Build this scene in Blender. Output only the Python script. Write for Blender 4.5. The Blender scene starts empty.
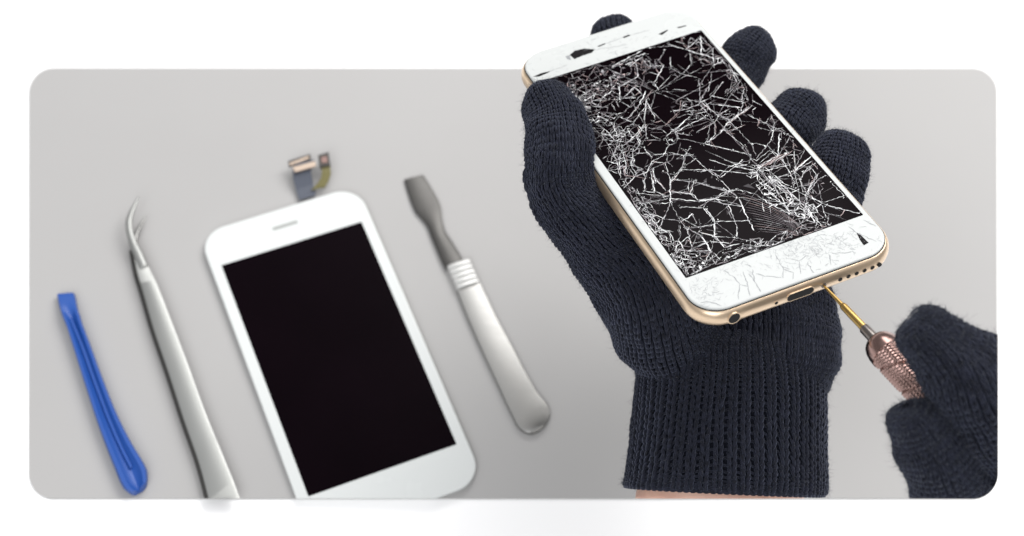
import bpy, bmesh, math, random
import numpy as np
from mathutils import Matrix, Vector
from mathutils.geometry import delaunay_2d_cdt
random.seed(7); rng = np.random.default_rng(7)
S = bpy.context.scene
C = S.collection
MM = 0.001
# ------------------------------------------------------------------ camera (everything below is in millimetres, scaled on output)
F_PX = 1650.0
R_CW = np.array([[0.99680705, 0., 0.07984805], [-0.03952851, -0.86886639, 0.49346601], [0.06937729, -0.49504667, -0.86609214]])
CAM = np.array([0., 0., 572.5])
cd = bpy.data.cameras.new('camera'); cam = bpy.data.objects.new('camera', cd); C.objects.link(cam); S.camera = cam
cd.sensor_width = 36; cd.lens = F_PX * 36 / 1024; cd.clip_start = 0.02; cd.clip_end = 20
mw = Matrix.Identity(4)
for i in range(3):
    mw[i][0] = R_CW[i, 0]; mw[i][1] = -R_CW[i, 1]; mw[i][2] = -R_CW[i, 2]; mw[i][3] = CAM[i] * MM
cam.matrix_world = mw
cd.dof.use_dof = True; cd.dof.focus_distance = 0.497; cd.dof.aperture_fstop = 12
# ------------------------------------------------------------------ world, lamps, exposure
W = bpy.data.worlds.new('World'); S.world = W; W.use_nodes = True
bg = W.node_tree.nodes['Background']; bg.inputs[0].default_value = (1.0, 1.0, 1.02, 1); bg.inputs[1].default_value = 0.98
_n = W.node_tree.nodes; _tc = _n.new('ShaderNodeTexCoord'); _sx = _n.new('ShaderNodeSeparateXYZ'); _rp = _n.new('ShaderNodeValToRGB')
W.node_tree.links.new(_tc.outputs['Generated'], _sx.inputs[0]); W.node_tree.links.new(_sx.outputs['Z'], _rp.inputs[0]); W.node_tree.links.new(_rp.outputs[0], bg.inputs[0])
_rp.color_ramp.elements[0].position = 0.0; _rp.color_ramp.elements[0].color = (.40, .39, .385, 1)
_rp.color_ramp.elements[1].position = .9; _rp.color_ramp.elements[1].color = (1, 1, 1.02, 1)
_e = _rp.color_ramp.elements.new(.42); _e.color = (.34, .34, .345, 1)
def area(name, loc, target, size, power, col=(1, 1, 1)):
    l = bpy.data.lights.new(name, 'AREA'); l.shape = 'SQUARE'; l.size = size * MM; l.energy = power; l.color = col
    o = bpy.data.objects.new(name, l); C.objects.link(o)
    o.location = Vector(loc) * MM
    o.rotation_euler = (Vector(target) - Vector(loc)).to_track_quat('-Z', 'Y').to_euler()
    return o
area('softbox_key', (450, 740, 720), (150, 260, 20), 560, 7.6, (1, .985, .965))
area('softbox_side', (60, 1050, 720), (60, 240, 20), 380, 2.6, (1, .99, .98))
area('softbox_fill', (-240, -460, 780), (80, 150, 0), 700, 6.2, (.97, .985, 1))
S.view_settings.view_transform = 'Standard'; S.view_settings.look = 'None'; S.view_settings.exposure = 0.0; S.view_settings.gamma = 1
# ------------------------------------------------------------------ projections
def ray(px, py): return np.array([(px - 512) / F_PX, (py - 268) / F_PX, 1.0])
def wdir(px, py): return R_CW @ ray(px, py)
def at_z(px, py, z=0.0):                   # point on the horizontal plane z
    d = wdir(px, py); return CAM + d * ((z - CAM[2]) / d[2])
def at_depth(px, py, D): return CAM + wdir(px, py) * D
def rod(r):
    r = np.array(r, float); t = np.linalg.norm(r); k = r / t
    K = np.array([[0, -k[2], k[1]], [k[2], 0, -k[0]], [-k[1], k[0], 0]])
    return np.eye(3) + np.sin(t) * K + (1 - np.cos(t)) * K @ K
def pose(r, t):                            # world matrix (mm) of a handset lying in the plane fitted in camera space
    R = R_CW @ rod(r); T = R_CW @ np.array(t) + CAM
    return R, T
RA, TA = pose([2.590431664, -0.49181493, 0.2267779], [-67.508051, 32.51716, 633.588465])
RB, TB = pose([2.28915973, -0.49523198, 0.1056724], [56.89368, -38.728233, 515.6009])
def on_phone(px, py, d=0.0, R=RB, T=TB):   # point at signed distance d before (+) or behind (-) the held phone's glass
    n = R[:, 2]; w = wdir(px, py); o = T + n * d
    return CAM + w * (((o - CAM) @ n) / (w @ n))
def to_local(px, py, R=RB, T=TB): return (R.T @ (on_phone(px, py, 0, R, T) - T))[:2]
# edge planes of the grey mat (left, top, right, bottom); things lying over its near and right rim end there
X0, Y0, X1, Y1, RAD = 29., 67.8, 997.5, 498.5, 25.
def px_plane(cx, cy, ang):                 # plane through the picture line with outward normal angle
    n2 = np.array([math.cos(ang), math.sin(ang)])
    nc = np.array([n2[0] / F_PX, n2[1] / F_PX, -(n2 @ (np.array([cx, cy]) - [512, 268])) / F_PX ** 2])
    nc[:2] = n2 * 1.0; nc[2] = -(n2 @ (np.array([cx, cy]) - [512, 268])) / F_PX
    nc /= np.linalg.norm(nc)
    return R_CW @ nc                       # outward; passes through CAM
RIM = [px_plane(X1, 300, 0), px_plane(500, Y1, math.pi / 2)]
for a in (11, 22.5, 34, 45, 56, 67.5, 79):
    a = math.radians(a); RIM.append(px_plane(X1 - RAD + RAD * math.cos(a), Y1 - RAD + RAD * math.sin(a), a))
RIM_BOTTOM = [RIM[1]]
# ------------------------------------------------------------------ material helpers
def mat(name, col, rough=.5, metal=0, spec=.5, **kw):
    m = bpy.data.materials.new(name); m.use_nodes = True
    b = m.node_tree.nodes['Principled BSDF']
    b.inputs['Base Color'].default_value = (*col, 1); b.inputs['Roughness'].default_value = rough
    b.inputs['Metallic'].default_value = metal; b.inputs['Specular IOR Level'].default_value = spec
    for k, v in kw.items(): b.inputs[k.replace('_', ' ')].default_value = v
    return m
def nd(m, t, **kw):
    n = m.node_tree.nodes.new(t)
    for k, v in kw.items():
        if hasattr(n, k): setattr(n, k, v)
        else: n.inputs[k].default_value = v
    return n
def lk(m, a, b): m.node_tree.links.new(a, b)
def noise_col(m, c1, c2, scale, detail=3, vec=None, p0=.3, p1=.7):
    b = m.node_tree.nodes['Principled BSDF']
    n = nd(m, 'ShaderNodeTexNoise'); n.inputs['Scale'].default_value = scale; n.inputs['Detail'].default_value = detail
    r = nd(m, 'ShaderNodeValToRGB'); r.color_ramp.elements[0].position = p0; r.color_ramp.elements[1].position = p1
    r.color_ramp.elements[0].color = (*c1, 1); r.color_ramp.elements[1].color = (*c2, 1)
    tc = nd(m, 'ShaderNodeTexCoord'); mp = nd(m, 'ShaderNodeMapping')
    lk(m, tc.outputs['Object'], mp.inputs[0]); lk(m, mp.outputs[0], n.inputs['Vector'])
    if vec: mp.inputs['Scale'].default_value = vec
    lk(m, n.outputs[0], r.inputs[0]); lk(m, r.outputs[0], b.inputs['Base Color'])
    return n
def noise_bump(m, scale, dist, strength=.5, detail=3, vec=None):
    b = m.node_tree.nodes['Principled BSDF']
    n = nd(m, 'ShaderNodeTexNoise'); n.inputs['Scale'].default_value = scale; n.inputs['Detail'].default_value = detail
    tc = nd(m, 'ShaderNodeTexCoord'); mp = nd(m, 'ShaderNodeMapping')
    lk(m, tc.outputs['Object'], mp.inputs[0]); lk(m, mp.outputs[0], n.inputs['Vector'])
    if vec: mp.inputs['Scale'].default_value = vec
    bu = nd(m, 'ShaderNodeBump'); bu.inputs['Distance'].default_value = dist; bu.inputs['Strength'].default_value = strength
    lk(m, n.outputs[0], bu.inputs['Height']); lk(m, bu.outputs[0], b.inputs['Normal'])
def noise_rough(m, scale, a, bb, vec=None):
    b = m.node_tree.nodes['Principled BSDF']
    n = nd(m, 'ShaderNodeTexNoise'); n.inputs['Scale'].default_value = scale; n.inputs['Detail'].default_value = 4
    tc = nd(m, 'ShaderNodeTexCoord'); mp = nd(m, 'ShaderNodeMapping')
    lk(m, tc.outputs['Object'], mp.inputs[0]); lk(m, mp.outputs[0], n.inputs['Vector'])
    if vec: mp.inputs['Scale'].default_value = vec
    r = nd(m, 'ShaderNodeMapRange'); r.inputs['To Min'].default_value = a; r.inputs['To Max'].default_value = bb
    lk(m, n.outputs[0], r.inputs['Value']); lk(m, r.outputs[0], b.inputs['Roughness'])

M_PAGE = mat('white_sheet', (.93, .93, .93), .8, spec=.2)
M_MAT = mat('grey_mat', (.48, .475, .47), .75, spec=.2)
noise_col(M_MAT, (.362, .356, .352), (.382, .377, .373), 6, 4); noise_bump(M_MAT, 900, .0001, .15)
M_GLASSW = mat('white_front', (.49, .505, .50), .3, spec=.15); noise_rough(M_GLASSW, 60, .22, .32)
M_GLASSN = mat('white_front_new', (.60, .62, .613), .25, spec=.2); noise_rough(M_GLASSN, 60, .2, .32)
M_WRIM = mat('white_plastic', (.78, .79, .78), .4)
M_SCREEN = mat('black_display', (.0022, .0006, .0015), .12, spec=.02); noise_rough(M_SCREEN, 40, .08, .2)
M_SCREEN2 = mat('black_display_new', (.0055, .003, .005), .3, spec=.02); noise_col(M_SCREEN2, (.002, .0006, .0016), (.003, .001, .0024), 25)
M_GOLD = mat('gold_aluminium', (.62, .48, .34), .32, .85); noise_rough(M_GOLD, 250, .25, .42); noise_bump(M_GOLD, 2500, .00002, .3)
M_BLACK = mat('black_hole', (.008, .008, .008), .6, spec=.2)
M_GAP = mat('dark_gasket', (.02, .018, .016), .6, spec=.2)
M_CRK = [mat('crack_white', (.80, .81, .82), .25), mat('crack_grey', (.34, .34, .355), .35), mat('crack_dim', (.17, .145, .16), .3), mat('crack_rose', (.36, .27, .27), .3)]  # dim and rose tones paint the reflection off bevelled crack edges
M_HAIR = mat('bezel_crack', (.23, .24, .25), .5); M_HAIRL = mat('bezel_scratch', (.34, .35, .36), .5)
M_CHIP = mat('chipped_dark', (.008, .007, .008), .5, spec=.05)
# knitted wool
M_YARN = mat('navy_yarn', (.014, .018, .032), .85, spec=.25, Sheen_Weight=.25, Sheen_Roughness=.45)
M_YARN.node_tree.nodes['Principled BSDF'].inputs['Sheen Tint'].default_value = (.45, .52, .75, 1)
noise_col(M_YARN, (.002, .0024, .0054), (.0118, .0134, .0255), 700, 3); noise_bump(M_YARN, 4500, .00012, .8, 2)
M_YBASE = mat('navy_yarn_ground', (.006, .007, .012), .95, spec=.1); noise_bump(M_YBASE, 1500, .0004, .9)
M_FUZZ = mat('navy_fuzz', (.03, .038, .058), .9, spec=.2, Sheen_Weight=.3)
M_SKIN = mat('skin', (.50, .30, .23), .5, Subsurface_Weight=.15, Subsurface_Scale=.003)
M_SKIN.node_tree.nodes['Principled BSDF'].inputs['Subsurface Radius'].default_value = (1, .35, .2)
noise_col(M_SKIN, (.44, .25, .19), (.56, .35, .27), 120, 4); noise_bump(M_SKIN, 900, .0002, .5)
# steel etc
M_STEEL = mat('brushed_steel', (.31, .308, .30), .34, 1); noise_rough(M_STEEL, 60, .38, .52, (1, 12, 1)); 
M_STEELL = mat('satin_steel', (.31, .315, .305), .42, .85); noise_rough(M_STEELL, 40, .35, .5, (6, 1, 1))
M_STEELC = mat('bright_steel', (.52, .52, .51), .4, .6)
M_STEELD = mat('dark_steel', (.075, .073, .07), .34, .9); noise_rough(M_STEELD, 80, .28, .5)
M_BLUE = mat('blue_plastic', (.013, .07, .31), .38, spec=.45); noise_bump(M_BLUE, 500, .00005, .3); noise_rough(M_BLUE, 90, .3, .5)
M_BRASS = mat('gold_plated_steel', (.37, .245, .085), .3, 1); noise_rough(M_BRASS, 600, .2, .4)
M_NICK = mat('dark_nickel', (.20, .18, .17), .28, 1)
M_COPPER = mat('copper_brown_metal', (.29, .19, .17), .25, 1); noise_rough(M_COPPER, 500, .12, .28)
M_FLEX = mat('slate_flex_film', (.055, .065, .09), .45); M_FLEXO = mat('olive_flex_film', (.13, .115, .035), .45)
M_PCB = mat('dark_connector', (.03, .026, .022), .5); M_TAN = mat('tan_contacts', (.42, .33, .26), .4, .3); M_ROSE = mat('rose_module', (.22, .12, .10), .4)
# ------------------------------------------------------------------ mesh helpers
def mk(name, V, Fc, mats, parent=None, smooth=False, off=None, midx=None):
    V = np.asarray(V, float)
    if off is not None: V = V - off
    me = bpy.data.meshes.new(name)
    if isinstance(Fc, np.ndarray):
        n, k = Fc.shape
        me.vertices.add(len(V)); me.vertices.foreach_set('co', (V * MM).astype(np.float32).ravel())
        me.loops.add(n * k); me.loops.foreach_set('vertex_index', Fc.astype(np.int32).ravel())
        me.polygons.add(n); me.polygons.foreach_set('loop_start', np.arange(0, n * k, k, dtype=np.int32))
        me.update(calc_edges=True)
    else:
        me.from_pydata([tuple(v) for v in V * MM], [], [tuple(int(i) for i in f) for f in Fc]); me.update()
    for m in (mats if isinstance(mats, (list, tuple)) else [mats]): me.materials.append(m)
    if smooth: me.polygons.foreach_set('use_smooth', np.ones(len(me.polygons), bool))
    if midx is not None: me.polygons.foreach_set('material_index', np.asarray(midx, np.int32))
    me.validate()
    o = bpy.data.objects.new(name, me); C.objects.link(o)
    if parent: o.parent = parent
    return o
def thing(name, label, cat, R=np.eye(3), T=np.zeros(3), group=None):
    o = bpy.data.objects.new(name, None); C.objects.link(o); o.empty_display_size = .01
    m = Matrix.Identity(4)
    for i in range(3):
        for j in range(3): m[i][j] = R[i, j]
        m[i][3] = T[i] * MM
    o.matrix_world = m; o['label'] = label; o['category'] = cat
    if group: o['group'] = group
    return o
def rrect(w, h, r, n=10):
    out = []
    for cx, cy, a0 in ((w / 2 - r, h / 2 - r, 0), (-w / 2 + r, h / 2 - r, 90), (-w / 2 + r, -h / 2 + r, 180), (w / 2 - r, -h / 2 + r, 270)):
        for k in range(n + 1):
            a = math.radians(a0 + 90 * k / n); out.append((cx + r * math.cos(a), cy + r * math.sin(a)))
    return np.array(out)
def loft(rings, cap0=True, cap1=True, closed=True):
    n = len(rings[0]); V = np.concatenate(rings); Fc = []
    for k in range(len(rings) - 1):
        for i in range(n if closed else n - 1):
            j = (i + 1) % n; Fc.append((k * n + i, k * n + j, (k + 1) * n + j, (k + 1) * n + i))
    if cap0: Fc.append(tuple(range(n))[::-1])
    if cap1: Fc.append(tuple(range((len(rings) - 1) * n, len(rings) * n)))
    return V, Fc
def slab(w, h, r, prof, n=10, cx=0, cy=0):     # prof: (inset, z) from bottom to top
    rings = []
    for ins, z in prof:
        p = rrect(w - 2 * ins, h - 2 * ins, max(r - ins, .05), n); rings.append(np.c_[p[:, 0] + cx, p[:, 1] + cy, np.full(len(p), z)])
    return loft(rings)
def cut(o, planes, R=np.eye(3), T=np.zeros(3)):    # end a small mesh at the mat's rim (planes through CAM), closing the cut
    bm = bmesh.new(); bm.from_mesh(o.data)
    for n in planes:
        nl = R.T @ n; pl = R.T @ (CAM - T) * MM
        g = bmesh.ops.bisect_plane(bm, geom=bm.verts[:] + bm.edges[:] + bm.faces[:], dist=1e-7, plane_co=pl, plane_no=nl, clear_outer=True)
        ed = [e for e in g['geom_cut'] if isinstance(e, bmesh.types.BMEdge)]
        if ed: bmesh.ops.holes_fill(bm, edges=ed, sides=0)
    bm.to_mesh(o.data); bm.free(); o.data.update()
def tube_mesh(P, r, k=12, flat=1.0, up=None):
    P = np.asarray(P, float); n = len(P); r = np.broadcast_to(np.asarray(r, float), (n,))
    T = np.gradient(P, axis=0); T /= np.linalg.norm(T, axis=1)[:, None]
    e = np.array(up if up is not None else [0, 0, 1.]) ; rings = []
    for i in range(n):
        e1 = e - T[i] * (e @ T[i]); e1 /= np.linalg.norm(e1); e2 = np.cross(T[i], e1)
        a = np.linspace(0, 2 * math.pi, k, endpoint=False)
        rings.append(P[i] + r[i] * (np.cos(a)[:, None] * e1 * flat + np.sin(a)[:, None] * e2))
        e = e1
    return loft(rings)
def join(parts):
    V = []; Fc = []; b = 0
    for v, f in parts:
        V.append(np.asarray(v)); Fc += [tuple(i + b for i in q) for q in f]; b += len(v)
    return np.concatenate(V), Fc
# ------------------------------------------------------------------ the setting
pg = mk('page_border_plane', [(-2500, -2000, -.7), (2500, -2000, -.7), (2500, 3500, -.7), (-2500, 3500, -.7)], [(0, 1, 2, 3)], M_PAGE); pg['kind'] = 'structure'  # blank page border, made up as a white plane under the grey panel
def mat_ring(ins, z):
    p = rrect(X1 - X0 - 2 * ins, Y1 - Y0 - 2 * ins, RAD - ins, 16); cx, cy = (X0 + X1) / 2, (Y0 + Y1) / 2
    return np.array([at_z(cx + a, cy - b, 0) * [1, 1, 0] + [0, 0, z] for a, b in p])
V, Fc = loft([mat_ring(0, -.69), mat_ring(0, -.12), mat_ring(.15, 0)], cap0=False)
wm = mk('work_mat', V, Fc, M_MAT); wm['label'] = 'pale grey work mat with rounded corners under all the tools'; wm['category'] = 'mat'
# ------------------------------------------------------------------ cracked phone
PW, PH, BX = 65.8, 138.1, -.6
ph = thing('smartphone', 'gold and white smartphone with badly cracked black screen held in gloved hand', 'smartphone', RB, TB)
V, Fc = slab(PW, PH, 10.5, [(6, -7.1), (3, -7.08), (1.6, -6.75), (.7, -6.0), (.2, -5.0), (0, -3.8), (.12, -2.6), (.5, -1.6), (.95, -1.0), (1.3, -.85), (1.7, -1.2)], 14, BX)
mk('metal_shell', V, Fc, M_GOLD, ph, True)
V, Fc = slab(PW, PH, 10.5, [(1.2, -1.3), (1.2, -.72)], 14, BX); mk('gasket', V, Fc, M_GAP, ph, False)
V, Fc = slab(PW, PH, 10.5, [(1.5, -1.2), (1.5, -.35), (1.65, -.12), (2.0, 0)], 14, BX); fg = mk('front_glass', V, Fc, M_GLASSW, ph, False); fg['label'] = 'white glass front with fine cracks'
SW, SH = 58.4, 103.9
V, Fc = slab(SW, SH, .3, [(0, -.1), (0, .03)], 2); sc_ = mk('display', V, Fc, M_SCREEN, ph, False); sc_['label'] = 'shattered black display'
# the antenna bands, holes and slot of the bottom edge
def hole(x, z, w, h, name, m=M_BLACK, y=-PH / 2 - .02, dep=.5):
    p = rrect(w, h, min(w, h) / 2 * .98, 8)
    Vv, Ff = loft([np.c_[p[:, 0] + x, np.full(len(p), y), p[:, 1] + z], np.c_[p[:, 0] + x, np.full(len(p), y + dep), p[:, 1] + z]])
    return mk(name, Vv, Ff, m, ph)
ZC = -3.8
def ringhole(x, w, h, name):
    r = hole(x, ZC, w + .5, h + .5, name + '_rim', M_GOLD, -PH / 2 - .05); hole(x, ZC, w, h, name, M_BLACK, -PH / 2 - .08)
ringhole(-22.6, 3.6, 3.6, 'headphone_socket'); ringhole(-9.2, 1.1, 1.1, 'microphone_hole'); ringhole(-1.4, 8.6, 2.6, 'charging_port')
hole(6.2, ZC, 1.7, 1.7, 'pentagonal_screw', M_NICK, -PH / 2 - .06)
for x in (11.6, 14.3, 17.0, 19.6, 22.2, 24.6): hole(x, ZC, 1.35, 1.35, 'speaker_hole', M_BLACK, -PH / 2 - .06)
# ---- cracks: traced main fractures + shards
def zl(off, s, L):
    return [[to_local(off[0] + x / s, off[1] + y / s) for x, y in l] for l in L]
T1 = zl((530, 20), 5.36, [[(480,430),(480,360),(580,300),(560,200),(620,180)],[(500,420),(560,360),(600,400),(540,470),(490,440)],[(430,300),(480,330),(580,340)],[(370,430),(440,380),(430,310)],[(520,536),(590,450),(620,380)],[(380,500),(450,530)],[(430,260),(500,230),(560,200)],[(440,250),(600,165)]])
T2 = zl((630, 20), 5.36, [[(0,520),(40,470),(90,410),(150,370),(230,290)],[(90,430),(75,536)],[(90,440),(140,536)],[(150,370),(110,330),(90,340)],[(0,250),(60,200),(100,250),(180,245),(130,340),(150,370)],[(180,245),(150,220),(190,160)],[(215,200),(220,260),(280,290),(200,350)],[(200,130),(300,160),(400,190)],[(100,150),(230,140)],[(280,290),(330,240),(320,180)],[(280,290),(360,310)],[(370,320),(375,440)],[(370,350),(440,250),(500,220)],[(375,440),(430,340),(440,280)],[(375,440),(430,420),(500,330)],[(375,440),(310,430),(180,380)],[(375,450),(440,536)],[(375,450),(300,480),(240,490)],[(380,440),(480,520),(540,536)],[(440,410),(600,440)],[(430,450),(590,470)],[(520,400),(590,330),(540,260),(520,200)],[(600,440),(610,370),(590,330)],[(560,536),(640,460)],[(500,220),(540,280),(600,300)],[(380,90),(380,180),(460,210),(520,190)],[(380,90),(440,150),(450,230)],[(240,90),(380,60)],[(300,160),(370,100)]])
T3 = zl((570, 100), 5.36, [[(410,0),(400,90),(400,130),(330,210),(280,250)],[(410,30),(340,120),(260,90)],[(350,0),(290,70),(240,80)],[(410,40),(480,100),(550,160),(580,200),(570,230),(530,240),(510,205),(550,160)],[(560,160),(640,90)],[(580,180),(640,190)],[(405,130),(410,200),(380,240),(355,200),(400,140)],[(410,150),(490,160),(520,180)],[(410,215),(490,215)],[(530,240),(500,300),(440,330),(410,390),(350,410),(270,490)],[(400,260),(440,310)],[(440,370),(460,440)],[(400,390),(400,480)],[(440,330),(510,340),(540,440),(540,536)],[(520,280),(620,300),(640,260)],[(540,440),(600,370),(620,300)],[(560,430),(640,430)],[(430,380),(450,490),(530,520)],[(350,500),(530,520)],[(540,490),(640,500)],[(280,260),(310,400),(290,450)],[(340,260),(330,360),(360,400)],[(250,290),(265,330),(270,400)],[(150,330),(200,300)],[(200,380),(270,370)],[(100,130),(160,90),(220,120),(260,200),(240,290)],[(500,390),(560,400)],[(130,150),(200,230),(250,320),(270,420)]])
T4 = zl((670, 100), 5.36, [[(0,210),(20,225),(45,200),(30,170),(0,160)],[(40,205),(180,235),(330,270),(410,290)],[(30,165),(80,110),(190,95)],[(30,170),(110,130),(185,95)],[(190,95),(150,60),(70,50),(20,60)],[(150,60),(220,10),(240,0)],[(190,95),(240,120),(270,75),(320,50)],[(145,170),(240,120)],[(240,120),(240,190),(200,230)],[(215,120),(205,200),(190,235)],[(200,230),(270,180),(310,120),(380,60),(395,0)],[(300,130),(440,30)],[(200,40),(310,105),(400,200),(440,240),(460,300)],[(290,160),(400,250),(440,320),(470,350)],[(415,230),(520,245),(585,300),(640,390)],[(420,80),(510,125),(620,180),(640,190)],[(510,125),(545,80),(560,140),(540,220),(520,245)],[(590,180),(580,260),(585,300)],[(520,245),(460,320)],[(470,360),(580,300)],[(480,340),(560,270)],[(460,330),(540,265)],[(440,320),(350,345),(300,370),(265,415)],[(210,320),(300,350),(380,365),(460,380)],[(0,440),(30,400),(75,350),(70,300),(100,290),(135,320),(75,355)],[(30,430),(130,440),(300,490),(340,480)],[(60,375),(200,375),(330,385),(440,400)],[(140,320),(200,375),(270,430),(330,490)],[(0,290),(60,295)],[(60,260),(100,290)],[(100,440),(100,490),(60,500)],[(125,440),(120,500)],[(0,490),(60,500),(130,510),(150,536)],[(300,490),(250,520),(150,536)],[(470,350),(480,380),(540,440),(620,500)],[(460,380),(500,440),(560,490)],[(540,410),(600,500)],[(640,460),(560,430)],[(520,375),(640,350)],[(560,420),(640,395)]])
T5 = zl((610, 180), 5.36, [[(320,0),(325,120),(300,180),(260,260)],[(325,120),(375,220),(410,260)],[(325,65),(430,75),(450,0)],[(430,75),(470,110)],[(410,50),(430,0)],[(450,10),(640,65)],[(325,100),(470,115),(560,100),(640,70)],[(380,145),(500,150),(530,110),(640,135)],[(500,150),(560,225),(560,310),(640,370)],[(380,225),(440,185)],[(410,260),(560,240)],[(420,260),(490,300),(540,380)],[(410,260),(440,360)],[(375,240),(375,310),(350,380)],[(350,360),(430,300)],[(560,310),(540,380),(500,460),(430,536)],[(170,90),(265,130),(325,120)],[(170,90),(210,180),(260,260)],[(170,130),(310,100)],[(180,0),(190,60),(240,70),(230,0)],[(250,0),(300,60)],[(300,210),(375,220)],[(190,220),(260,260),(340,280)],[(440,185),(465,235)],[(480,280),(580,310)],[(540,330),(640,340)],[(355,375),(450,380),(540,380)],[(325,425),(390,400),(430,410),(440,450),(470,470)],[(380,400),(400,470),(450,470)],[(330,400),(400,536)],[(460,510),(540,430),(600,380)],[(320,425),(380,440)],[(210,340),(300,350)],[(230,310),(330,330)]])
T6 = zl((700, 160), 5.36, [[(0,65),(50,55),(110,95),(230,0)],[(130,0),(300,45),(330,60),(430,190),(480,280),(620,340)],[(300,60),(310,110),(400,200)],[(330,60),(410,110),(470,160),(560,250),(640,340)],[(340,210),(420,260),(480,290)],[(360,200),(440,230)],[(0,125),(120,155),(160,170)],[(0,225),(90,205),(160,170)],[(160,170),(200,160),(290,180),(340,210)],[(160,165),(210,210),(250,300),(290,380)],[(80,210),(150,225),(220,245)],[(0,250),(30,230),(80,210),(120,235),(230,250)],[(30,260),(80,330),(80,410)],[(80,330),(270,325)],[(150,240),(195,350),(200,420)],[(80,330),(180,410)],[(80,410),(200,420),(290,440)],[(0,400),(40,460),(60,500)],[(80,410),(130,470),(210,450)],[(0,360),(75,345)],[(440,0),(490,80),(500,150)],[(490,80),(560,30),(620,0)],[(640,0),(560,60),(540,110),(570,180),(560,240),(620,340)],[(570,180),(610,110),(640,70)],[(570,190),(640,240)],[(330,45),(470,20)],[(400,100),(480,80)],[(390,110),(420,190),(500,240)],[(430,150),(520,250),(600,300)]])
T7 = zl((770, 140), 5.36, [[(50,0),(40,90),(70,110),(110,180),(130,210),(125,260)],[(0,60),(40,90),(0,130)],[(120,0),(130,60),(135,160),(190,40)],[(70,40),(125,35)],[(130,185),(160,200),(180,290)],[(130,170),(230,80)],[(165,210),(180,180),(230,140),(250,130)],[(180,180),(210,140),(250,190),(200,290)],[(300,190),(260,210),(200,290)],[(300,190),(360,220)],[(190,290),(200,340),(280,470)],[(255,230),(280,340),(400,300)],[(280,340),(240,370),(200,340)],[(210,300),(280,340)],[(280,350),(300,420)],[(300,350),(480,395)],[(330,230),(400,300)],[(0,200),(100,290),(190,340),(240,440)],[(0,270),(100,380),(160,370)],[(0,150),(100,135)]])
border = False; crk = {'V': [], 'F': [], 'M': []}
HX, HY = SW / 2 - .15, SH / 2 - .15
def quad_strip(poly, w, m, z=.06, tilt=.05):
    """a jagged sliver of broken glass along a polyline, tapering to its ends"""
    P = np.array(poly, float)
    if len(P) < 2: return
    d = np.gradient(P, axis=0); d /= (np.linalg.norm(d, axis=1)[:, None] + 1e-9); nn = np.c_[-d[:, 1], d[:, 0]]
    n = len(P); b = len(crk['V'])
    for i in range(n):
        e = .35 if i in (0, n - 1) else 1
        wa = w * e * random.uniform(.35, 1.25) / 2; wb = w * e * random.uniform(.35, 1.25) / 2
        t = random.uniform(-tilt, tilt)
        crk['V'] += [(*(P[i] + nn[i] * wa), z + t * .5 + .03), (*(P[i] - nn[i] * wb), z - t * .5 + .03)]
    for i in range(n - 1):
        q = b + 2 * i; crk['F'].append((q, q + 1, q + 3, q + 2)); crk['M'].append(m if border else 1 if (m == 0 and random.random() < .38) else (2 if m == 1 and len(crk['F']) % 3 == 0 else m))  # tone changes quad by quad, glints put into the colour
def jag(a, b, step=.8, amp=.12):
    a = np.array(a); b = np.array(b); L = np.linalg.norm(b - a); n = max(2, int(L / step) + 1)
    t = np.linspace(0, 1, n)[:, None]; P = a + (b - a) * t
    d = (b - a) / (L + 1e-9); o = rng.normal(0, amp, n); o[0] = o[-1] = 0
    return P + np.outer(o, [-d[1], d[0]])
def inside(p): return abs(p[0]) < HX and abs(p[1]) < HY
def shard(p, s, m, z=.08):
    a0 = random.uniform(0, 6.28); k = random.choice((3, 3, 4)); b = len(crk['V'])
    asp = random.uniform(.25, .8); th = random.uniform(0, 3.14)
    for i in range(k):
        a = a0 + i * 6.28 / k + random.uniform(-.4, .4); r = s * random.uniform(.5, 1.1)
        x, y = r * math.cos(a), r * math.sin(a) * asp
        crk['V'].append((p[0] + x * math.cos(th) - y * math.sin(th), p[1] + x * math.sin(th) + y * math.cos(th), z + random.uniform(-.03, .06)))
    crk['F'].append(tuple(range(b, b + k))); crk['M'].append(m)
def crack(poly, w=.30, bright=True):
    for a, b in zip(poly[:-1], poly[1:]):
        P = jag(a, b); P = [p for p in P if inside(p)]
        if len(P) < 2: continue
        quad_strip(P, w * random.uniform(.6, 1.25), 0 if random.random() < (.62 if bright else .2) else 1)
        if random.random() < .34:      # parallel bevel face
            off = rng.normal(0, .45, 2); Q = [p + off for p in P[:max(2, int(len(P) * random.uniform(.4, 1)))] if inside(p + off)]
            quad_strip(Q, w * .55, random.choice((1, 2, 2, 3)), .04)
        for p in P:
            if random.random() < .16: shard(p + rng.normal(0, .3, 2), random.uniform(.1, .38), random.choice((0, 0, 1, 1, 2, 3)))
    for p in poly:
        p = np.array(p)
        if inside(p) and random.random() < .6:
            for _ in range(random.randint(1, 5)): 
                q = p + rng.normal(0, .5, 2)
                if inside(q): shard(q, random.uniform(.12, .4), random.choice((0, 0, 0, 1)))
for T in (T1, T2, T3, T4, T5, T6, T7):
    for l in T: crack(l, random.choice((.15, .2, .25, .31)))
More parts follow.
